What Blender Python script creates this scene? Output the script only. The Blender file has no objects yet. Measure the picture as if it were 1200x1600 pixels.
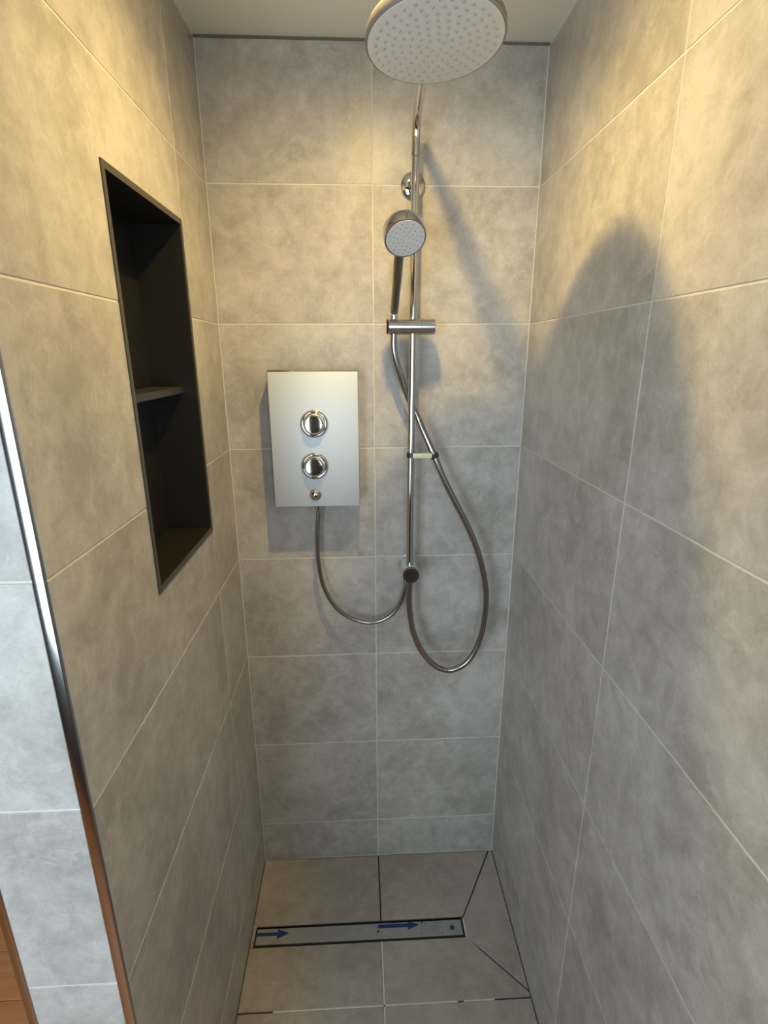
import bpy, bmesh, math, random
from mathutils import Vector, Matrix, Quaternion

random.seed(7)
sc = bpy.context.scene
COL = sc.collection

# ------------------------------------------------------------------ camera
W = 0.751          # width of the shower recess (left wall x=0, right wall x=W, back wall y=0)
H = 2.2214         # ceiling
ROWS = [0.149, 0.4531, 0.7576, 1.0581, 1.3581, 1.6576, 1.9514]   # horizontal joints
YL = -0.8144       # front end of the left wall
yaw, pitch, roll = 0.0463, -0.2907, -0.0029
cd = bpy.data.cameras.new('camera')
cam = bpy.data.objects.new('camera', cd)
COL.objects.link(cam)
F = Vector((math.sin(yaw) * math.cos(pitch), math.cos(yaw) * math.cos(pitch), math.sin(pitch)))
Rt = Vector((math.cos(yaw), -math.sin(yaw), 0))
U = Rt.cross(F)
R2 = Rt * math.cos(roll) + U * math.sin(roll)
U2 = U * math.cos(roll) - Rt * math.sin(roll)
cam.matrix_world = Matrix(((R2.x, U2.x, -F.x, 0.3316), (R2.y, U2.y, -F.y, -1.3347), (R2.z, U2.z, -F.z, 1.5847), (0, 0, 0, 1)))
cd.sensor_fit = 'VERTICAL'
cd.sensor_height = 36.0
cd.lens = 817.41 / 1600 * 36.0
cd.clip_start = 0.02
sc.camera = cam

# ------------------------------------------------------------------ world, daylight, exposure
world = bpy.data.worlds.new('world')
sc.world = world
world.use_nodes = True
bg = world.node_tree.nodes['Background']
bg.inputs['Color'].default_value = (0.72, 0.85, 1.0, 1)
bg.inputs['Strength'].default_value = 0.6

YR = -2.0                          # rear wall, behind the camera
WINDOWS = [(-0.92, -0.06, 0.68, 1.85), (0.24, 0.70, 1.00, 1.90)]     # openings in the rear wall, the second one added as fill light: x0, x1, z0, z1
for (x0, x1, z0, z1), watts in zip(WINDOWS, (20.0, 6.2)):
    dl = bpy.data.lights.new('window_daylight', 'AREA')
    dl.shape = 'RECTANGLE'
    dl.size = x1 - x0 - 0.1
    dl.size_y = z1 - z0 - 0.1
    dl.energy = watts
    dl.color = (0.70, 0.865, 1.0)
    do = bpy.data.objects.new('window_daylight', dl)
    do.location = ((x0 + x1) / 2, YR + 0.02, (z0 + z1) / 2)
    do.rotation_euler = (math.radians(90), 0, 0)      # shines towards +y
    COL.objects.link(do)

vs = sc.view_settings
vs.view_transform = 'Standard'
vs.look = 'None'
vs.exposure = 0.0
vs.gamma = 1.0
vs.use_curve_mapping = False
sc.cycles.use_denoising = True
sc.cycles.max_bounces = 7
sc.cycles.diffuse_bounces = 5
sc.cycles.glossy_bounces = 4
sc.cycles.use_adaptive_sampling = True
sc.cycles.adaptive_threshold = 0.02
sc.cycles.caustics_reflective = False
sc.cycles.caustics_refractive = False
sc.cycles.sample_clamp_indirect = 4.0

LAMP = Vector((0.371, -0.492, 2.211))

# ------------------------------------------------------------------ materials
def new_mat(name):
    m = bpy.data.materials.new(name)
    m.use_nodes = True
    nt = m.node_tree
    b = nt.nodes['Principled BSDF']
    return m, nt, b

def plain(name, col, rough=0.5, metal=0.0, noise=0.0, nscale=30.0, bump=0.0, coat=0.0, spec=0.5):
    m, nt, b = new_mat(name)
    b.inputs['Roughness'].default_value = rough
    b.inputs['Metallic'].default_value = metal
    b.inputs['Coat Weight'].default_value = coat
    b.inputs['Specular IOR Level'].default_value = spec
    tc = nt.nodes.new('ShaderNodeTexCoord')
    nz = nt.nodes.new('ShaderNodeTexNoise')
    nz.inputs['Scale'].default_value = nscale
    nz.inputs['Detail'].default_value = 4
    nt.links.new(tc.outputs['Object'], nz.inputs['Vector'])
    mx = nt.nodes.new('ShaderNodeMix')
    mx.data_type = 'RGBA'
    mx.inputs['A'].default_value = tuple(c * (1 - noise) for c in col) + (1,)
    mx.inputs['B'].default_value = tuple(min(1, c * (1 + noise)) for c in col) + (1,)
    nt.links.new(nz.outputs['Fac'], mx.inputs['Factor'])
    nt.links.new(mx.outputs['Result'], b.inputs['Base Color'])
    if bump:
        bp = nt.nodes.new('ShaderNodeBump')
        bp.inputs['Strength'].default_value = bump
        bp.inputs['Distance'].default_value = 0.002
        nt.links.new(nz.outputs['Fac'], bp.inputs['Height'])
        nt.links.new(bp.outputs['Normal'], b.inputs['Normal'])
    return m

def tile_mat(name, lo, mid, hi, rough=0.34, stretch=(1, 1, 1), cloud=4.0):
    """Concrete-look porcelain: broad clouds, finer mottling, thin pale scratches and a few pits."""
    m, nt, b = new_mat(name)
    N, L = nt.nodes, nt.links
    tc = N.new('ShaderNodeTexCoord')
    oi = N.new('ShaderNodeObjectInfo')
    sc_ = N.new('ShaderNodeVectorMath'); sc_.operation = 'SCALE'
    cmb = N.new('ShaderNodeCombineXYZ')
    for i, k in enumerate((37.0, 91.0, 53.0)):
        mm = N.new('ShaderNodeMath'); mm.operation = 'MULTIPLY'; mm.inputs[1].default_value = k
        L.new(oi.outputs['Random'], mm.inputs[0]); L.new(mm.outputs[0], cmb.inputs[i])
    add = N.new('ShaderNodeVectorMath'); add.operation = 'ADD'
    L.new(tc.outputs['Object'], add.inputs[0]); L.new(cmb.outputs[0], add.inputs[1])
    mp = N.new('ShaderNodeMapping'); mp.inputs['Scale'].default_value = stretch
    L.new(add.outputs[0], mp.inputs['Vector'])
    def noise(scale, detail, rgh, dist=0.0):
        n = N.new('ShaderNodeTexNoise')
        n.inputs['Scale'].default_value = scale; n.inputs['Detail'].default_value = detail
        n.inputs['Roughness'].default_value = rgh; n.inputs['Distortion'].default_value = dist
        L.new(mp.outputs[0], n.inputs['Vector']); return n
    n1 = noise(cloud, 5, 0.62, 0.25)
    n2 = noise(cloud * 6, 5, 0.70, 0.35)
    n3 = noise(260, 1, 0.6)
    m1 = N.new('ShaderNodeMath'); m1.operation = 'MULTIPLY_ADD'; m1.inputs[1].default_value = 0.48
    m2 = N.new('ShaderNodeMath'); m2.operation = 'MULTIPLY_ADD'; m2.inputs[1].default_value = 0.44
    m3 = N.new('ShaderNodeMath'); m3.operation = 'MULTIPLY'; m3.inputs[1].default_value = 0.08
    L.new(n3.outputs['Fac'], m3.inputs[0])
    L.new(n2.outputs['Fac'], m2.inputs[0]); L.new(m3.outputs[0], m2.inputs[2])
    L.new(n1.outputs['Fac'], m1.inputs[0]); L.new(m2.outputs[0], m1.inputs[2])
    cr = N.new('ShaderNodeValToRGB')
    e = cr.color_ramp.elements
    e[0].position = 0.40; e[0].color = lo + (1,)
    e[1].position = 0.60; e[1].color = hi + (1,)
    x = e.new(0.5); x.color = mid + (1,)
    L.new(m1.outputs[0], cr.inputs['Fac'])
    # thin pale veins: narrow band of a warped noise
    n4 = noise(cloud * 2.6, 4, 0.6, 0.8)
    sb = N.new('ShaderNodeMath'); sb.operation = 'SUBTRACT'; sb.inputs[1].default_value = 0.5
    ab = N.new('ShaderNodeMath'); ab.operation = 'ABSOLUTE'
    L.new(n4.outputs['Fac'], sb.inputs[0]); L.new(sb.outputs[0], ab.inputs[0])
    rm = N.new('ShaderNodeMapRange'); rm.inputs['From Min'].default_value = 0.0; rm.inputs['From Max'].default_value = 0.02
    rm.inputs['To Min'].default_value = 0.30; rm.inputs['To Max'].default_value = 0.0
    L.new(ab.outputs[0], rm.inputs['Value'])
    mk = N.new('ShaderNodeMath'); mk.operation = 'MULTIPLY'
    L.new(rm.outputs[0], mk.inputs[0]); L.new(n2.outputs['Fac'], mk.inputs[1])
    mx = N.new('ShaderNodeMix'); mx.data_type = 'RGBA'
    mx.inputs['B'].default_value = tuple(min(1, c * 1.35) for c in hi) + (1,)
    L.new(mk.outputs[0], mx.inputs['Factor']); L.new(cr.outputs['Color'], mx.inputs['A'])
    L.new(mx.outputs['Result'], b.inputs['Base Color'])
    rr = N.new('ShaderNodeMapRange'); rr.inputs['To Min'].default_value = rough - 0.05; rr.inputs['To Max'].default_value = rough + 0.1
    L.new(n2.outputs['Fac'], rr.inputs['Value']); L.new(rr.outputs[0], b.inputs['Roughness'])
    bp = N.new('ShaderNodeBump'); bp.inputs['Strength'].default_value = 0.12; bp.inputs['Distance'].default_value = 0.0015
    n5 = noise(cloud * 9, 2, 0.6)
    L.new(n5.outputs['Fac'], bp.inputs['Height']); L.new(bp.outputs['Normal'], b.inputs['Normal'])
    return m

M_TILE = tile_mat('wall_tile', (0.366, 0.340, 0.304), (0.468, 0.438, 0.398), (0.568, 0.537, 0.495))
M_FTILE = tile_mat('floor_tile', (0.325, 0.275, 0.22), (0.38, 0.327, 0.265), (0.43, 0.375, 0.31), rough=0.45)
M_GROUT = plain('grout', (0.70, 0.66, 0.58), 0.85, noise=0.12, nscale=60, bump=0.2)
M_GROUT_D = plain('open_joint', (0.07, 0.06, 0.05), 0.9, noise=0.3, nscale=90, bump=0.4)
M_GAPSHADE = plain('gap_shade', (0.16, 0.145, 0.10), 0.7, noise=0.2, nscale=50)  # dark colour standing in for shade
M_PLASTER = plain('white_plaster', (0.42, 0.41, 0.39), 0.75, noise=0.02, nscale=12, bump=0.05)
M_GREYPAINT = plain('grey_paint', (0.10, 0.095, 0.09), 0.7, noise=0.03, nscale=12, bump=0.05)
M_CEIL = plain('ceiling_paint', (0.80, 0.79, 0.74), 0.7, noise=0.02, nscale=9, bump=0.05)
M_CHROME = plain('chrome', (0.62, 0.61, 0.59), 0.07, 1.0, noise=0.02)
M_CHROME2 = plain('brushed_chrome', (0.62, 0.60, 0.57), 0.24, 1.0, noise=0.04, nscale=80)
M_SATINCHROME = plain('satin_chrome', (0.82, 0.84, 0.87), 0.34, 1.0, noise=0.03)
M_HOUSING = plain('satin_grey_metal', (0.24, 0.235, 0.22), 0.40, 0.4, noise=0.03)
M_HOSE = plain('hose_chrome', (0.36, 0.35, 0.33), 0.20, 1.0, noise=0.03)
M_DARKCHROME = plain('handle_chrome', (0.30, 0.29, 0.27), 0.22, 1.0, noise=0.05)
M_TRIM = plain('trim_metal', (0.42, 0.41, 0.39), 0.16, 1.0, noise=0.03, nscale=50)
M_BLACKMETAL = plain('graphite_metal', (0.016, 0.014, 0.010), 0.36, 0.0, noise=0.15, nscale=25, bump=0.03)
M_SHELF = plain('graphite_shelf', (0.030, 0.027, 0.022), 0.45, 0.0, noise=0.1, nscale=40)
M_FRAME = plain('graphite_frame', (0.060, 0.055, 0.045), 0.4, 0.0, noise=0.1, nscale=40)
M_SATIN = plain('satin_silver', (0.72, 0.78, 0.82), 0.56, 0.6, noise=0.015, nscale=6)
M_FACE = plain('spray_face', (0.70, 0.68, 0.65), 0.38, noise=0.03, nscale=70)
M_NOZZLE = plain('nozzle_rubber', (0.40, 0.385, 0.365), 0.55, noise=0.1)
M_WHITEPL = plain('white_plastic', (0.80, 0.79, 0.74), 0.25, noise=0.02)
M_CLIP = plain('cream_plastic', (0.88, 0.84, 0.50), 0.3, noise=0.02)
M_LOGO = plain('logo_white', (1.0, 1.0, 1.0), 0.4)
M_DARKPL = plain('dark_plastic', (0.03, 0.03, 0.03), 0.3)
M_DRAIN = plain('drain_plate', (0.33, 0.315, 0.29), 0.42, 0.15, noise=0.25, nscale=35, bump=0.06)
M_BLUE = plain('blue_print', (0.008, 0.030, 0.14), 0.5, noise=0.2, nscale=80)
M_WOOD = None

def wood_mat():
    m, nt, b = new_mat('orange_wood')
    N, L = nt.nodes, nt.links
    tc = N.new('ShaderNodeTexCoord'); oi = N.new('ShaderNodeObjectInfo')
    mm = N.new('ShaderNodeMath'); mm.operation = 'MULTIPLY'; mm.inputs[1].default_value = 40
    L.new(oi.outputs['Random'], mm.inputs[0])
    add = N.new('ShaderNodeVectorMath'); add.operation = 'ADD'
    L.new(tc.outputs['Object'], add.inputs[0]); L.new(mm.outputs[0], add.inputs[1])
    mp = N.new('ShaderNodeMapping'); mp.inputs['Scale'].default_value = (3, 28, 28)
    L.new(add.outputs[0], mp.inputs[0])
    nz = N.new('ShaderNodeTexNoise'); nz.inputs['Scale'].default_value = 1.6; nz.inputs['Detail'].default_value = 6
    L.new(mp.outputs[0], nz.inputs['Vector'])
    cr = N.new('ShaderNodeValToRGB'); e = cr.color_ramp.elements
    e[0].position = 0.3; e[0].color = (0.56, 0.205, 0.07, 1)
    e[1].position = 0.7; e[1].color = (0.70, 0.285, 0.10, 1)
    L.new(nz.outputs['Fac'], cr.inputs['Fac']); L.new(cr.outputs['Color'], b.inputs['Base Color'])
    b.inputs['Roughness'].default_value = 0.4
    return m
M_WOOD = wood_mat()

def emit_mat():
    m, nt, b = new_mat('lamp_lens')
    b.inputs['Base Color'].default_value = (0.9, 0.85, 0.7, 1)
    b.inputs['Emission Color'].default_value = (1.0, 0.71, 0.25, 1)
    b.inputs['Emission Strength'].default_value = 420
    return m
M_LENS = emit_mat()

def glass_mat():
    m, nt, b = new_mat('window_glass')
    N, L = nt.nodes, nt.links
    tr = N.new('ShaderNodeBsdfTransparent'); tr.inputs['Color'].default_value = (0.95, 0.97, 0.97, 1)
    gl = N.new('ShaderNodeBsdfGlossy'); gl.inputs['Roughness'].default_value = 0.03
    fr = N.new('ShaderNodeFresnel'); fr.inputs['IOR'].default_value = 1.45
    mx = N.new('ShaderNodeMixShader')
    L.new(fr.outputs[0], mx.inputs[0]); L.new(tr.outputs[0], mx.inputs[1]); L.new(gl.outputs[0], mx.inputs[2])
    L.new(mx.outputs[0], N['Material Output'].inputs['Surface'])
    return m
M_GLASS = glass_mat()

# ------------------------------------------------------------------ mesh helpers
def finish(name, bm, mat, parent=None, loc=(0, 0, 0), smooth=False, mats=None):
    bmesh.ops.recalc_face_normals(bm, faces=bm.faces)
    me = bpy.data.meshes.new(name)
    bm.to_mesh(me); bm.free()
    if smooth:
        for p in me.polygons: p.use_smooth = True
        try: me.set_sharp_from_angle(angle=math.radians(38))
        except Exception: pass
    for m in (mats or [mat]): me.materials.append(m)
    o = bpy.data.objects.new(name, me)
    o.location = loc
    COL.objects.link(o)
    if parent is not None:
        o.parent = parent
        o.matrix_parent_inverse = Matrix.Translation(-Vector(parent.location))
    return o

def struct(o):
    o['kind'] = 'structure'; return o

def tag(o, label, cat, group=None):
    o['label'] = label; o['category'] = cat
    if group: o['group'] = group
    return o

def empty(name, loc):
    o = bpy.data.objects.new(name, None)
    o.location = loc; o.empty_display_size = 0.05
    COL.objects.link(o); return o

def box(bm, x0, x1, y0, y1, z0, z1, bevel=0.0, seg=1):
    vs_ = [bm.verts.new((x, y, z)) for z in (z0, z1) for y in (y0, y1) for x in (x0, x1)]
    fs = []
    for q in ((0, 2, 3, 1), (4, 5, 7, 6), (0, 1, 5, 4), (2, 6, 7, 3), (0, 4, 6, 2), (1, 3, 7, 5)):
        fs.append(bm.faces.new([vs_[i] for i in q]))
    if bevel:
        es = list({e for f in fs for e in f.edges})
        bmesh.ops.bevel(bm, geom=es, offset=bevel, segments=seg, affect='EDGES', profile=0.5)
    return bm

def boxbm(*a, **k):
    return box(bmesh.new(), *a, **k)

def prism(poly, to3, d0, d1, bevel=0.0):
    """poly: 2-D outline, to3(a,b,d) maps to space, d0 -> d1 is the depth; the d1 face gets a bevelled rim."""
    bm = bmesh.new()
    lo = [bm.verts.new(to3(a, b, d0)) for a, b in poly]
    hi = [bm.verts.new(to3(a, b, d1)) for a, b in poly]
    n = len(poly)
    bm.faces.new(lo); top = bm.faces.new(hi)
    for i in range(n):
        bm.faces.new((lo[i], lo[(i + 1) % n], hi[(i + 1) % n], hi[i]))
    if bevel:
        bmesh.ops.bevel(bm, geom=list(top.edges), offset=bevel, segments=2, affect='EDGES', profile=0.5)
    return bm

def frame_from(axis):
    axis = axis.normalized()
    a = Vector((0, 0, 1)) if abs(axis.z) < 0.9 else Vector((1, 0, 0))
    e1 = a.cross(axis).normalized()
    return e1, axis.cross(e1).normalized(), axis

def lathe(profile, origin, axis, n=48, bm=None):
    """profile: list of (radius, distance along axis)."""
    bm = bm or bmesh.new()
    e1, e2, ax = frame_from(Vector(axis)); o = Vector(origin)
    rings = []
    for r, t in profile:
        if r < 1e-6:
            rings.append([bm.verts.new(o + ax * t)])
        else:
            rings.append([bm.verts.new(o + ax * t + (e1 * math.cos(2 * math.pi * i / n) + e2 * math.sin(2 * math.pi * i / n)) * r) for i in range(n)])
    for A, B in zip(rings, rings[1:]):
        for i in range(n):
            j = (i + 1) % n
            if len(A) == 1 and len(B) == 1: continue
            if len(A) == 1: bm.faces.new((A[0], B[i], B[j]))
            elif len(B) == 1: bm.faces.new((A[i], A[j], B[0]))
            else: bm.faces.new((A[i], A[j], B[j], B[i]))
    for R_ in (rings[0], rings[-1]):
        if len(R_) > 1: bm.faces.new(R_)
    return bm

def spline(pts, per=10):
    P = [Vector(p) for p in pts]
    P = [P[0] * 2 - P[1]] + P + [P[-1] * 2 - P[-2]]
    out = []
    for i in range(1, len(P) - 2):
        p0, p1, p2, p3 = P[i - 1:i + 3]
        for k in range(per):
            t = k / per
            out.append(0.5 * ((2 * p1) + (p2 - p0) * t + (2 * p0 - 5 * p1 + 4 * p2 - p3) * t * t + (3 * p1 - p0 - 3 * p2 + p3) * t ** 3))
    out.append(P[-2]); return out

def tube(path, radius, n=16, bm=None):
    bm = bm or bmesh.new()
    path = [Vector(p) for p in path]
    rad = radius if callable(radius) else (lambda s: radius)
    T = [(path[min(i + 1, len(path) - 1)] - path[max(i - 1, 0)]).normalized() for i in range(len(path))]
    e1 = frame_from(T[0])[0]
    rings = []
    for i, (p, t) in enumerate(zip(path, T)):
        e1 = (e1 - t * e1.dot(t)).normalized(); e2 = t.cross(e1)
        r = rad(i / (len(path) - 1))
        rings.append([bm.verts.new(p + (e1 * math.cos(2 * math.pi * k / n) + e2 * math.sin(2 * math.pi * k / n)) * r) for k in range(n)])
    for A, B in zip(rings, rings[1:]):
        for k in range(n):
            j = (k + 1) % n
            bm.faces.new((A[k], A[j], B[j], B[k]))
    bm.faces.new(rings[0]); bm.faces.new(rings[-1])
    return bm

# ------------------------------------------------------------------ setting: walls with separate tiles
G = 0.0030          # joint width
REC = 0.0009        # joint depth
TT = 0.006          # tile body depth

def lay(wall, poly, to3, mat=M_TILE, proud=0.0):
    """one tile as an object of its own, child of the wall"""
    ca = sum(p[0] for p in poly) / len(poly); cb = sum(p[1] for p in poly) / len(poly)
    c = Vector(to3(ca, cb, 0))
    bm = prism(poly, lambda a, b, d: Vector(to3(a, b, d)) - c, -TT, proud + random.uniform(-0.00015, 0.00015), 0.0007)
    return finish('tile', bm, mat, wall, c)

def rect(a0, a1, b0, b1, g=G):
    h = g / 2
    return [(a0 + h, b0 + h), (a1 - h, b0 + h), (a1 - h, b1 - h), (a0 + h, b1 - h)]

zl = [0.0] + ROWS + [H - 0.0035]

# back wall
wall_back = struct(finish('wall_back', boxbm(0, W, REC, 0.12, -0.02, H), M_GROUT))
XJ = 0.3697
for z0, z1 in zip(zl, zl[1:]):
    for x0, x1 in ((0.0015, XJ), (XJ, W - 0.0015)):
        lay(wall_back, rect(x0, x1, z0, z1), lambda a, b, d: (a, -d, b))

finish('shadow_gap', boxbm(0.001, W - 0.001, -0.0012, 0.004, H - 0.0048, H - 0.0002), M_GAPSHADE, wall_back)  # dark strip painted as the shade in the gap under the ceiling

# left partition with the niche opening
NY0, NY1, NZ0, NZ1 = -0.538, -0.212, 1.212, 1.832      # niche outer flange
ND = 0.090                                              # niche depth
PX = -0.145                                             # far face of the partition
oy0, oy1, oz0, oz1 = NY0 + 0.004, NY1 - 0.004, NZ0 + 0.004, NZ1 - 0.004
bm = bmesh.new()
box(bm, PX, -REC, YL + 0.004, oy0, -0.02, H)
box(bm, PX, -REC, oy1, 0.12, -0.02, H)
box(bm, PX, -REC, oy0, oy1, -0.02, oz0)
box(bm, PX, -REC, oy0, oy1, oz1, H)
box(bm, PX, -ND - 0.006, oy0, oy1, oz0, oz1)
wall_left = struct(finish('wall_left', bm, M_GROUT))
YK = -0.204
L3 = lambda a, b, d: (d, a, b)
h = G / 2
for z0, z1 in zip(zl, zl[1:]):
    lay(wall_left, rect(YK, -0.0015, z0, z1), L3)
    a0, a1 = YL + 0.003, YK
    if z0 < NZ0 < z1:      # notched below the niche
        poly = [(a0 + h, z0 + h), (a1 - h, z0 + h), (a1 - h, oz0 - h), (oy0 - h, oz0 - h), (oy0 - h, z1 - h), (a0 + h, z1 - h)]
        lay(wall_left, poly, L3)
    elif z0 < NZ1 < z1:    # notched above the niche
        poly = [(a0 + h, z0 + h), (oy0 - h, z0 + h), (oy0 - h, oz1 + h), (a1 - h, oz1 + h), (a1 - h, z1 - h), (a0 + h, z1 - h)]
        lay(wall_left, poly, L3)
    elif NZ0 < z0 and z1 < NZ1:
        lay(wall_left, rect(a0, oy0, z0, z1), L3)
    else:
        lay(wall_left, rect(a0, a1, z0, z1), L3)
# end face of the partition, facing the room
E3 = lambda a, b, d: (a, YL + 0.0005 - d, b)
end_pier = struct(finish('wall_end', boxbm(PX + 0.004, -0.004, YL + 0.0014, YL + 0.004, -0.02, H), M_GROUT))
for z0, z1 in zip(zl, zl[1:]):
    lay(end_pier, rect(-0.1335, -0.0125, z0, z1), E3)
for i, (x0, x1) in enumerate(((-0.0135, -0.0003), (PX, -0.1330))):
    bm = bmesh.new()
    box(bm, x0, x1, YL - 0.0006, YL + 0.0045, 0.0, H - 0.002, 0.0012, 3)
    struct(finish('trim_%d' % (i + 1), bm, M_TRIM, smooth=True))

# right wall
YRW = -1.1525
wall_right = struct(finish('wall_right', boxbm(W + REC, W + 0.14, YRW, 0.12, -0.02, H), M_GROUT))
YRJ = -0.5525
for z0, z1 in zip(zl, zl[1:]):
    for a0, a1 in ((YRJ, -0.0015), (YRW, YRJ)):
        lay(wall_right, rect(a0, a1, z0, z1), lambda a, b, d: (W - d, a, b))

# ceiling
struct(finish('ceiling', boxbm(-1.9, 2.1, YR - 0.15, 0.15, H, H + 0.1), M_CEIL))

# shower floor: dark bed, tiles cut round the channel, joints filled in places
floor = struct(finish('floor', boxbm(0, W, YL - 0.02, 0.0, -0.06, -0.0045), M_GROUT_D))
FL = lambda a, b, d: (a, b, d)
DX0, DX1, DY0, DY1 = 0.012, 0.608, -0.266, -0.213       # channel opening
XF = 0.3715
YF = -0.4200
g = 0.0022
ftiles = [
    [(0.002, DY1 + g), (XF - g, DY1 + g), (XF - g, -0.003), (0.002, -0.003)],
    [(XF + g, DY1 + g), (DX1 + 0.004, DY1 + g), (0.735, -0.003), (XF + g, -0.003)],
    [(DX1 + 0.006, DY0 + 0.0), (0.7485, -0.402), (0.7485, -0.003), (0.741, -0.003), (DX1 + 0.006, DY1 - 0.001)],
    [(0.002, YF + g), (XF - g, YF + g), (XF - g, DY0 - g), (0.002, DY0 - g)],
    [(XF + g, YF + g), (0.7485, YF + g), (0.7485, -0.4085), (DX1 + 0.002, DY0 - g), (XF + g, DY0 - g)],
    [(0.002, YL), (XF - g, YL), (XF - g, YF - g), (0.002, YF - g)],
    [(XF + g, YL), (0.7485, YL), (0.7485, YF - g), (XF + g, YF - g)],
    [(0.002, DY0), (DX0 - 0.001, DY0), (DX0 - 0.001, DY1), (0.002, DY1)],
]
for p in ftiles:
    ca = sum(q[0] for q in p) / len(p); cb = sum(q[1] for q in p) / len(p)
    c = Vector((ca, cb, 0))
    finish('tile', prism(p, lambda a, b, d: Vector((a, b, d)) - c, -0.005, random.uniform(-0.0004, 0.0002), 0.0008), M_FTILE, floor, c)
def joint(p0, p1, w=0.0036, zt=-0.0012):
    p0, p1 = Vector(p0), Vector(p1); t = (p1 - p0).normalized(); nrm = Vector((-t.y, t.x)) * w / 2
    poly = [p0 - nrm, p1 - nrm, p1 + nrm, p0 + nrm]
    finish('grout_joint', prism([(q.x, q.y) for q in poly], FL, -0.0048, zt), M_GROUT, floor)
joint((XF, DY0 - 0.001), (XF, YF))
joint((XF, YF), (XF, YL))
joint((0.090, YF), (0.560, YF))
joint((0.575, YF), (0.655, YF))
joint((DX1 + 0.004, DY0 - 0.002), (0.640, -0.300))
joint((DX1 + 0.0045, DY0), (DX1 + 0.0045, DY1 - 0.002), 0.004)
joint((0.002, DY1 + 0.0), (0.20, DY1 + 0.0), 0.003)
joint((0.40, DY1 + 0.0), (0.60, DY1 + 0.0), 0.003)

# room beyond: wood floor boards, painted walls, window behind the photographer plus an added fill window
fr = struct(finish('floor_room', boxbm(-1.9, 2.1, YR - 0.15, 0.15, -0.08, -0.012), M_GROUT_D))
plank = boxbm(-0.598, 0.598, -0.0593, 0.0593, -0.012, 0.0, bevel=0.0015)
first = None
for r_ in range(17):
    y = -0.062 - r_ * 0.12
    off = (r_ * 0.43) % 1.2
    for c_ in range(-1, 4):
        x = -1.9 + off + c_ * 1.2 - 0.6 + 0.6
        x0, x1 = max(x - 0.598, -1.9), min(x + 0.598, 2.1)
        if x1 - x0 < 0.02: continue
        if y > YL - 0.06:            # beside the recess only
            spans = []
            if x0 < PX - 0.01: spans.append((x0, min(x1, PX - 0.002)))
            if x1 > W + 0.15: spans.append((max(x0, W + 0.142), x1))
        elif y > YRW - 0.06:
            spans = [(x0, min(x1, W - 0.002))] if x0 < W - 0.02 else []
            if x1 > W + 0.16: spans.append((max(x0, W + 0.142), x1))
        else:
            spans = [(x0, x1)]
        for s0, s1 in spans:
            if s1 - s0 < 0.02: continue
            o = finish('plank', boxbm(-(s1 - s0) / 2, (s1 - s0) / 2, -0.0593, 0.0593, -0.012, 0.0, bevel=0.0012), M_WOOD, fr, ((s0 + s1) / 2, y, 0))
plank.free()
struct(finish('wall_room_left', boxbm(-2.0, -1.9, YR, 0.12, -0.02, H), M_PLASTER))
struct(finish('wall_room_right', boxbm(2.1, 2.2, YR, 0.12, -0.02, H), M_PLASTER))
struct(finish('wall_back_left', boxbm(-1.9, PX - 0.001, 0.002, 0.12, -0.02, H), M_PLASTER))
struct(finish('wall_back_right', boxbm(W + 0.141, 2.1, 0.002, 0.12, -0.02, H), M_PLASTER))
bm = bmesh.new()
cuts = [-1.9] + [v for w_ in WINDOWS for v in w_[:2]] + [2.1]
for a0, a1 in zip(cuts[0::2], cuts[1::2]):
    box(bm, a0, a1, YR - 0.12, YR, -0.02, H)
for x0, x1, z0, z1 in WINDOWS:
    box(bm, x0, x1, YR - 0.12, YR, -0.02, z0)
    box(bm, x0, x1, YR - 0.12, YR, z1, H)
struct(finish('wall_rear', bm, M_GREYPAINT))
for i, (x0, x1, z0, z1) in enumerate(WINDOWS):  # the second window is made up, for its light
    bm = bmesh.new()
    for a in ((x0, x0 + 0.05, z0, z1), (x1 - 0.05, x1, z0, z1), (x0 + 0.05, x1 - 0.05, z0, z0 + 0.05), (x0 + 0.05, x1 - 0.05, z1 - 0.05, z1)):
        box(bm, a[0], a[1], YR - 0.07, YR - 0.01, a[2], a[3])
    win = struct(finish('window_%d' % (i + 1), bm, M_WHITEPL))
    finish('pane', boxbm(x0 + 0.05, x1 - 0.05, YR - 0.045, YR - 0.039, z0 + 0.05, z1 - 0.05), M_GLASS, win)

# ------------------------------------------------------------------ recessed downlight in the shower ceiling
t = tag(empty('downlight', (LAMP.x, LAMP.y, H)), 'recessed ceiling downlight above the shower recess, left of the overhead shower', 'lamp')
finish('bezel', lathe([(0.026, 0.0), (0.026, 0.004), (0.030, 0.006), (0.042, 0.004), (0.043, 0.0)], (LAMP.x, LAMP.y, H), (0, 0, -1)), M_WHITEPL, t, smooth=True)
finish('lens', lathe([(0.0255, 0.0), (0.0255, 0.002), (0.0, 0.003)], (LAMP.x, LAMP.y, H), (0, 0, -1)), M_LENS, t, smooth=True)
sp = bpy.data.lights.new('downlight_beam', 'SPOT')
sp.energy = 23
sp.color = (1.0, 0.705, 0.24)
sp.shadow_soft_size = 0.011
sp.spot_size = math.radians(158)
sp.spot_blend = 1.0
so = bpy.data.objects.new('downlight_beam', sp)
so.location = LAMP
COL.objects.link(so)
so.parent = t; so.matrix_parent_inverse = Matrix.Translation(-Vector(t.location))

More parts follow.
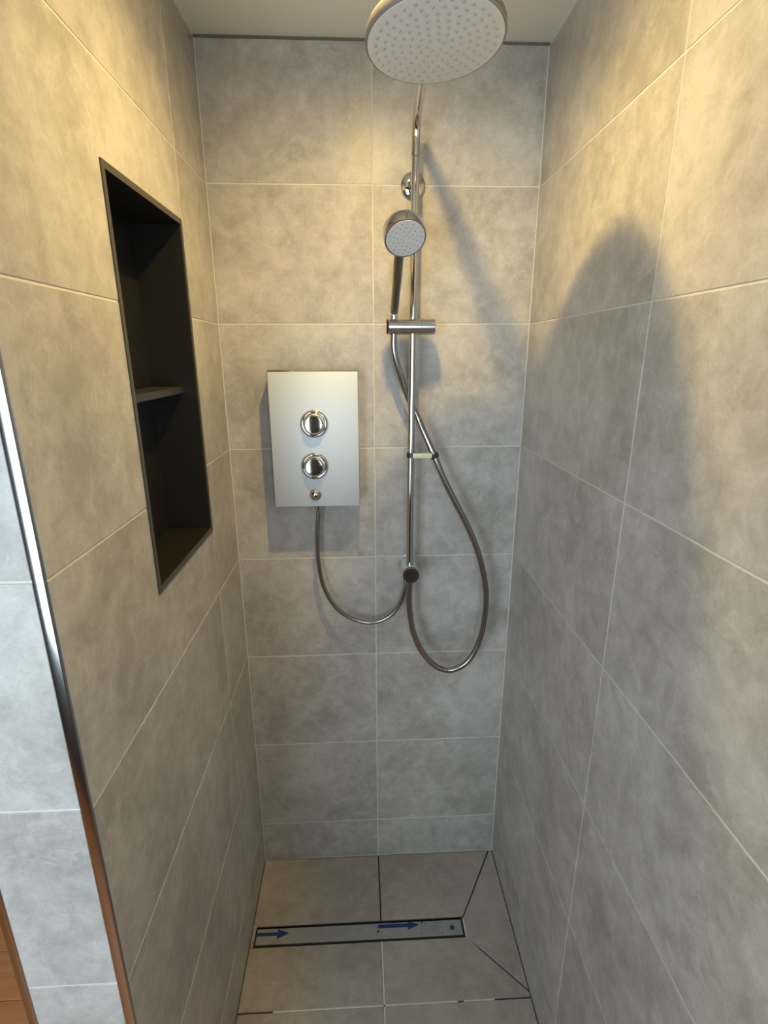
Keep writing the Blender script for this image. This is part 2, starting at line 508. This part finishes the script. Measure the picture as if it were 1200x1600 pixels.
# ------------------------------------------------------------------ niche
t = tag(empty('wall_niche', (0, (NY0 + NY1) / 2, NZ0)), 'dark graphite metal wall niche with a middle shelf, set into the left wall', 'niche')
i0, i1, j0, j1 = NY0 + 0.009, NY1 - 0.009, NZ0 + 0.010, NZ1 - 0.010
bm = bmesh.new()
fx0, fx1 = 0.0002, 0.0022
box(bm, fx0, fx1, NY0, i0, NZ0, NZ1); box(bm, fx0, fx1, i1, NY1, NZ0, NZ1)
box(bm, fx0, fx1, i0, i1, NZ0, j0); box(bm, fx0, fx1, i0, i1, j1, NZ1)
finish('flange', bm, M_FRAME, t)
bm = bmesh.new()
s = 0.0035
box(bm, -ND, fx0, i0 - s, i0, j0 - s, j1 + s); box(bm, -ND, fx0, i1, i1 + s, j0 - s, j1 + s)
box(bm, -ND, fx0, i0, i1, j0 - s, j0); box(bm, -ND, fx0, i0, i1, j1, j1 + s)
box(bm, -ND - s, -ND, i0 - s, i1 + s, j0 - s, j1 + s)
finish('liner', bm, M_BLACKMETAL, t)
zs = 1.512
finish('shelf', boxbm(-ND, -0.026, i0, i1, zs, zs + 0.013, bevel=0.001), M_SHELF, t)

# ------------------------------------------------------------------ linear drain
t = tag(empty('linear_drain', ((DX0 + DX1) / 2, (DY0 + DY1) / 2, 0)), 'long metal floor drain with blue printed arrows, set between the floor tiles', 'drain')
bm = bmesh.new()
box(bm, DX0, DX1, DY0, DY0 + 0.0015, -0.0045, 0.0006); box(bm, DX0, DX1, DY1 - 0.0015, DY1, -0.0045, 0.0006)
box(bm, DX0, DX0 + 0.0015, DY0, DY1, -0.0045, 0.0006); box(bm, DX1 - 0.0015, DX1, DY0, DY1, -0.0045, 0.0006)
finish('channel', bm, M_DARKPL, t)
px0, px1, py0, py1 = DX0 + 0.004, DX1 - 0.004, DY0 + 0.0055, DY1 - 0.0065
finish('cover_plate', boxbm(px0, px1, py0, py1, -0.004, 0.0004, bevel=0.0004), M_DRAIN, t)
def arrow(x0, x1, yc, hw, hl, hh):
    poly = [(x0, yc - hw), (x1 - hl, yc - hw), (x1 - hl, yc - hh), (x1, yc), (x1 - hl, yc + hh), (x1 - hl, yc + hw), (x0, yc + hw)]
    o = finish('arrow', prism(poly, FL, 0.0004, 0.0007), M_BLUE, t)
    o['label'] = 'dark blue arrow pointing right'
arrow(0.016, 0.108, -0.2335, 0.0045, 0.034, 0.0135)
arrow(0.362, 0.482, -0.2280, 0.0050, 0.034, 0.0125)
finish('hole', lathe([(0.0065, 0.0), (0.0065, 0.0004), (0, 0.0004)], (0.576, -0.2405, 0.0003), (0, 0, 1), 20), M_DARKPL, t)
for i, (x, y, r_) in enumerate(((0.491, -0.2235, 0.0032), (0.501, -0.2255, 0.0022), (0.484, -0.2515, 0.0018), (0.515, -0.236, 0.0012), (0.545, -0.2555, 0.0014), (0.362, -0.2405, 0.0035))):
    finish('stain', lathe([(r_, 0.0), (r_ * 0.8, 0.0003), (0, 0.0003)], (x, y, 0.0004), (0, 0, 1), 9), M_DARKPL if i < 5 else M_BLUE, t)

# ------------------------------------------------------------------ electric shower unit
BD = 0.063
BX0, BX1, BZ0, BZ1 = 0.1165, 0.3305, 1.2205, 1.5520
BX = (BX0 + BX1) / 2
t = tag(empty('electric_shower', (BX, 0, BZ0)), 'flat silver electric shower unit with two chrome knobs, mounted on the back wall', 'shower unit')
finish('casing', boxbm(BX0, BX1, -BD + 0.003, -0.0003, BZ0, BZ1, bevel=0.002, seg=2), M_CHROME, t, smooth=True)
finish('front_panel', boxbm(BX0 + 0.0022, BX1 - 0.0015, -BD, -BD + 0.004, BZ0 + 0.0012, BZ1 - 0.0030, bevel=0.0008, seg=2), M_SATIN, t, smooth=True)
for c, lab in ((Vector((0.2233, -0.0630, 1.4282)), 'upper chrome control knob'), (Vector((0.2207, -0.0630, 1.3250)), 'lower chrome control knob')):
    k = finish('knob', lathe([(0.0335, 0.0), (0.0335, 0.003), (0.0310, 0.007), (0.0285, 0.008), (0.0270, 0.0075), (0.0255, 0.0085), (0.0240, 0.016), (0.0215, 0.019), (0.0205, 0.0185)], c, (0, -1, 0), 56), M_CHROME, t, smooth=True)
    k['label'] = lab
    finish('knob_cap', lathe([(0.0204, 0.0), (0.0204, 0.0192), (0.0197, 0.0200), (0.0188, 0.0201), (0.0, 0.0201)], c, (0, -1, 0), 48), M_CHROME, k, smooth=True)
c = Vector((0.2193, -0.0630, 1.2518))
finish('push_button', lathe([(0.0145, 0.0), (0.0145, 0.002), (0.0128, 0.003), (0.0128, 0.0045), (0.010, 0.0075), (0.005, 0.0095), (0.0, 0.0100)], c, (0, -1, 0), 40), M_CHROME, t, smooth=True)
# small white emblem: slanted swoosh strokes
def flat(polys, origin, mat, name, parent, th=0.0004):
    bm = bmesh.new()
    for poly in polys:
        b2 = prism(poly, lambda a, b, d: (origin.x + a, origin.y - d, origin.z + b), 0.0, th)
        tmp = bpy.data.meshes.new('tmp'); b2.to_mesh(tmp); b2.free(); bm.from_mesh(tmp); bpy.data.meshes.remove(tmp)
    return finish(name, bm, mat, parent)
mm = 0.001
def sl(*p): return [((a + 0.25 * b) * mm, b * mm) for a, b in p]
flat([
    sl((-4, 4.8), (7.0, 4.8), (7.4, 3.4), (-3.6, 3.4)),
    sl((-7, 2.6), (-5.5, 4.2), (-4.4, 3.4), (-5.6, 2.2)),
    sl((-1.0, 1.2), (5.2, 1.2), (5.5, -0.2), (-1.0, -0.2)),
    sl((-1.2, 3.2), (0.5, 3.2), (0.3, -4.0), (-1.0, -4.4)),
    sl((-7.6, 0.6), (-6.3, 0.6), (-6.0, -2.4), (-4.6, -4.2), (-5.4, -5.0), (-7.4, -3.0)),
    sl((-4.6, -3.4), (-3.0, -4.6), (-1.2, -4.8), (-1.2, -3.8), (-3.0, -3.4)),
], Vector((0.2243, -0.0630, 1.5062)), M_LOGO, 'emblem', t)
finish('outlet', lathe([(0.011, 0.0), (0.011, 0.012), (0.0085, 0.014), (0.0085, 0.018)], (0.2235, -0.036, BZ0 + 0.002), (0, 0, -1), 28), M_CHROME, t, smooth=True)

# ------------------------------------------------------------------ riser rail
RX, RY = 0.458, -0.066
ARMZ = 2.066
HC = Vector((0.446, -0.453, 2.002))                    # centre of the overhead spray face
hn = Vector((math.sin(0.043), math.sin(-0.087), -1)).normalized()
htop = HC - hn * 0.062
t = tag(empty('shower_riser', (RX, 0, 1.0)), 'chrome shower riser rail with curved arm, fixed upright to the back wall', 'shower rail')
path = [Vector((RX - 0.001, RY, 1.022)), Vector((RX - 0.001, RY, 1.3)), Vector((RX, RY, 1.7)), Vector((RX + 0.002, RY, 2.0))]
rb = 0.055
for k in range(1, 13):
    a = math.pi / 2 * k / 12
    path.append(Vector((RX + 0.002, RY - rb * (1 - math.cos(a)), ARMZ - rb + rb * math.sin(a))))
y1 = htop.y + 0.030
path.append(Vector((RX - 0.004, -0.25, ARMZ + 0.004)))
path.append(Vector((htop.x + 0.002, y1 + 0.02, ARMZ + 0.006)))
for k in range(1, 9):
    a = math.pi / 2 * k / 8
    path.append(Vector((htop.x, y1 - 0.026 * math.sin(a), ARMZ + 0.006 - 0.026 * (1 - math.cos(a)))))
finish('pipe', tube(path, 0.0088, 20), M_CHROME, t, smooth=True)
finish('joint_collar', lathe([(0.0088, 0), (0.0102, 0.001), (0.0102, 0.010), (0.0088, 0.011)], (RX + 0.002, RY, 1.985), (0, 0, 1), 24), M_CHROME, t, smooth=True)
# upper wall bracket
ub = Vector((0.4605, 0, 1.950))
k = finish('wall_bracket', lathe([(0.027, 0.0003), (0.027, 0.006), (0.024, 0.009), (0.012, 0.011), (0.0105, 0.014), (0.0100, 0.050), (0.0085, 0.060)], ub, (0, -1, 0), 40), M_CHROME, t, smooth=True)
k['label'] = 'round upper wall bracket'
# lower diverter barrel
lb = Vector((RX + 0.0005, 0, 1.0405))
k = finish('diverter', lathe([(0.0245, 0.0003), (0.0245, 0.004), (0.0215, 0.006), (0.0215, 0.084), (0.0205, 0.085)], lb, (0, -1, 0), 40), M_SATINCHROME, t, smooth=True)
finish('diverter_knob', lathe([(0.0212, 0.0855), (0.0212, 0.094), (0.0200, 0.096), (0.0, 0.0965)], lb, (0, -1, 0), 40), M_DARKCHROME, k, smooth=True)
# slider for the hand shower
SZ = 1.648
k = finish('slider', lathe([(0.0165, 0.0), (0.0175, 0.0008), (0.0175, 0.0330), (0.0168, 0.0334), (0.0168, 0.0342), (0.0175, 0.0346), (0.0175, 0.0745), (0.0168, 0.0749), (0.0168, 0.0757), (0.0175, 0.0761), (0.0175, 0.1062), (0.0167, 0.107)], (0.4015, RY, SZ), (1, 0, 0), 40), M_CHROME2, t, smooth=True)
finish('end_cap', lathe([(0.0150, 0.0), (0.0160, -0.002), (0.0160, -0.004), (0.0, -0.0045)], (0.4015, RY, SZ), (1, 0, 0), 32), M_DARKPL, k, smooth=True)
# clip that keeps the hose beside the rail
cz = Vector((0.4840, -0.0780, 1.3502)).z
hx = Vector((0.5107, -0.0780, 1.3499)).x
k = finish('hose_clip', boxbm(RX + 0.002, hx - 0.003, RY - 0.0145, RY - 0.0075, cz - 0.0062, cz + 0.0062, bevel=0.0016, seg=2), M_CLIP, t, smooth=True)
k['label'] = 'pale hose clip'
bm = lathe([(0.0090, -0.006), (0.0116, -0.006), (0.0116, 0.006), (0.0090, 0.006)], (RX, RY, cz), (0, 0, 1), 28)
finish('clip_ring', bm, M_DARKPL, k, smooth=True)
hose_ax = (Vector((0.5312, -0.0620, 1.3225)) - Vector((0.5110, -0.0620, 1.3661))).normalized()
bm = lathe([(0.0080, -0.0055), (0.0110, -0.0055), (0.0110, 0.0055), (0.0080, 0.0055)], Vector((0.5153, -0.0630, 1.3471)), -hose_ax, 28)
finish('clip_ring', bm, M_DARKPL, k, smooth=True)

# ------------------------------------------------------------------ overhead shower head
t = tag(empty('overhead_shower', HC), 'large round overhead shower head with pale spray face, hanging from the arm under the ceiling', 'shower head')
up = -hn
r0 = 0.0965
finish('housing', lathe([(r0 - 0.003, 0.0005), (r0, 0.0), (r0 + 0.0015, 0.002), (r0 + 0.0012, 0.011), (r0 - 0.002, 0.017), (0.086, 0.025), (0.066, 0.033), (0.040, 0.039), (0.022, 0.043), (0.016, 0.047), (0.016, 0.056), (0.0125, 0.059), (0.0125, 0.074)], HC, up, 72), M_HOUSING, t, smooth=True)
fc = finish('spray_face', lathe([(r0 - 0.0012, 0.001), (r0 - 0.002, -0.0004), (r0 - 0.008, -0.0014), (0.0, -0.0022)], HC, up, 72), M_FACE, t, smooth=True)
e1, e2, ax = frame_from(up)
bm = bmesh.new()
for r_, n in ((0.012, 6), (0.024, 11), (0.036, 16), (0.048, 21), (0.060, 26), (0.072, 30), (0.084, 34)):
    for i in range(n):
        a = 2 * math.pi * (i + 0.37 * n) / n
        c = HC + (e1 * math.cos(a) + e2 * math.sin(a)) * r_
        lathe([(0.0021, -0.0006), (0.0019, -0.0024), (0.0012, -0.0036), (0.0, -0.0037)], c, up, 8, bm)
nz = finish('nozzles', bm, M_NOZZLE, fc, smooth=True)
nz['kind'] = 'stuff'

# ------------------------------------------------------------------ hand shower
hc = Vector((0.4279, -0.2000, 1.8043))
n_h = Vector((0.11, -0.68, -0.73)).normalized()
t = tag(empty('hand_shower', (0.414, RY, SZ)), 'small round chrome hand shower with grey face, standing in the rail slider', 'hand shower')
R_h = 0.0415
up_h = -n_h
hd = finish('head', lathe([(R_h - 0.002, 0.0), (R_h, 0.0005), (R_h + 0.001, 0.004), (R_h + 0.0005, 0.026), (R_h - 0.004, 0.033), (0.030, 0.036), (0.0, 0.037)], hc, up_h, 56), M_CHROME, t, smooth=True)
fc = finish('spray_face', lathe([(R_h - 0.0022, 0.001), (R_h - 0.0035, -0.0006), (0.0, -0.0012)], hc, up_h, 56), M_FACE, t, smooth=True)
e1, e2, ax = frame_from(up_h)
bm = bmesh.new()
for r_, n in ((0.008, 6), (0.016, 10), (0.024, 14), (0.032, 18)):
    for i in range(n):
        a = 2 * math.pi * (i + 0.3 * n) / n
        lathe([(0.0014, -0.0004), (0.0012, -0.0018), (0.0, -0.0024)], hc + (e1 * math.cos(a) + e2 * math.sin(a)) * r_, up_h, 7, bm)
nz = finish('nozzles', bm, M_NOZZLE, fc, smooth=True)
nz['kind'] = 'stuff'
base = Vector((0.4145, RY, SZ + 0.012))
dn = Vector((0, 0, -1)); dn = (dn - n_h * dn.dot(n_h)).normalized()
top = hc + up_h * 0.017 + dn * (R_h - 0.010)
top.x = 0.4195
neck = top.lerp(base + Vector((0, 0, 0.020)), 0.22)
hand = spline([top, neck, Vector((0.4176, -0.1180, 1.7368)), base + Vector((0.0008, -0.010, 0.029)), base + Vector((0, -0.002, 0.018))], 8)
finish('handle', tube(hand, lambda s_: 0.0108 - 0.0022 * s_, 20), M_DARKCHROME, t, smooth=True)
k = finish('collar', lathe([(0.0085, 0.0), (0.0092, 0.001), (0.0092, 0.007), (0.0085, 0.008)], base + Vector((0, 0, 0.0125)), (0, 0, 1), 28), M_WHITEPL, t, smooth=True)
k['label'] = 'pale ring above the slider'
finish('cone_nut', lathe([(0.0088, 0.0125), (0.0082, 0.0), (0.0078, -0.022)], base, (0, 0, 1), 28), M_CHROME2, t, smooth=True)

# ------------------------------------------------------------------ hoses
hp = [(0.4145, RY, SZ - 0.010)]
hp += [(0.4146, -0.0640, 1.5995), (0.4250, -0.0580, 1.5578), (0.4404, -0.0500, 1.5132), (0.4575, -0.0450, 1.4734), (0.4752, -0.0460, 1.4379), (0.4907, -0.0540, 1.4013), (0.5144, -0.0630, 1.3487), (0.5404, -0.0660, 1.2891), (0.5722, -0.0680, 1.2260), (0.6060, -0.0680, 1.1622), (0.6339, -0.0690, 1.0970), (0.6532, -0.0700, 1.0301), (0.6628, -0.0720, 0.9696), (0.6613, -0.0750, 0.9028), (0.6485, -0.0780, 0.8307), (0.6188, -0.0800, 0.7729), (0.5751, -0.0800, 0.7480), (0.5324, -0.0770, 0.7597), (0.4947, -0.0730, 0.8027), (0.4704, -0.0700, 0.8590), (0.4603, -0.0680, 0.9162), (0.4572, -0.0670, 0.9631)]
hp.append((RX + 0.0005, RY, 1.018))
tag(finish('shower_hose', tube(spline(hp, 8), 0.0078, 16), M_HOSE, smooth=True), 'long looping chrome hose from the rail slider down to the diverter', 'hose')
sp_ = [(0.2235, -0.036, BZ0 - 0.016)] + [(0.2176, -0.0360, 1.1376), (0.2178, -0.0360, 1.0568), (0.2290, -0.0370, 0.9884), (0.2582, -0.0380, 0.9292), (0.3011, -0.0400, 0.8942), (0.3553, -0.0420, 0.8800), (0.4046, -0.0440, 0.8992), (0.4342, -0.0450, 0.9376), (0.4469, -0.0460, 0.9815)]
sp_.append((RX - 0.008, -0.042, 1.022))
tag(finish('supply_hose', tube(spline(sp_, 8), 0.0056, 14), M_HOSE, smooth=True), 'short thin chrome hose curving from the silver unit to the diverter', 'hose')
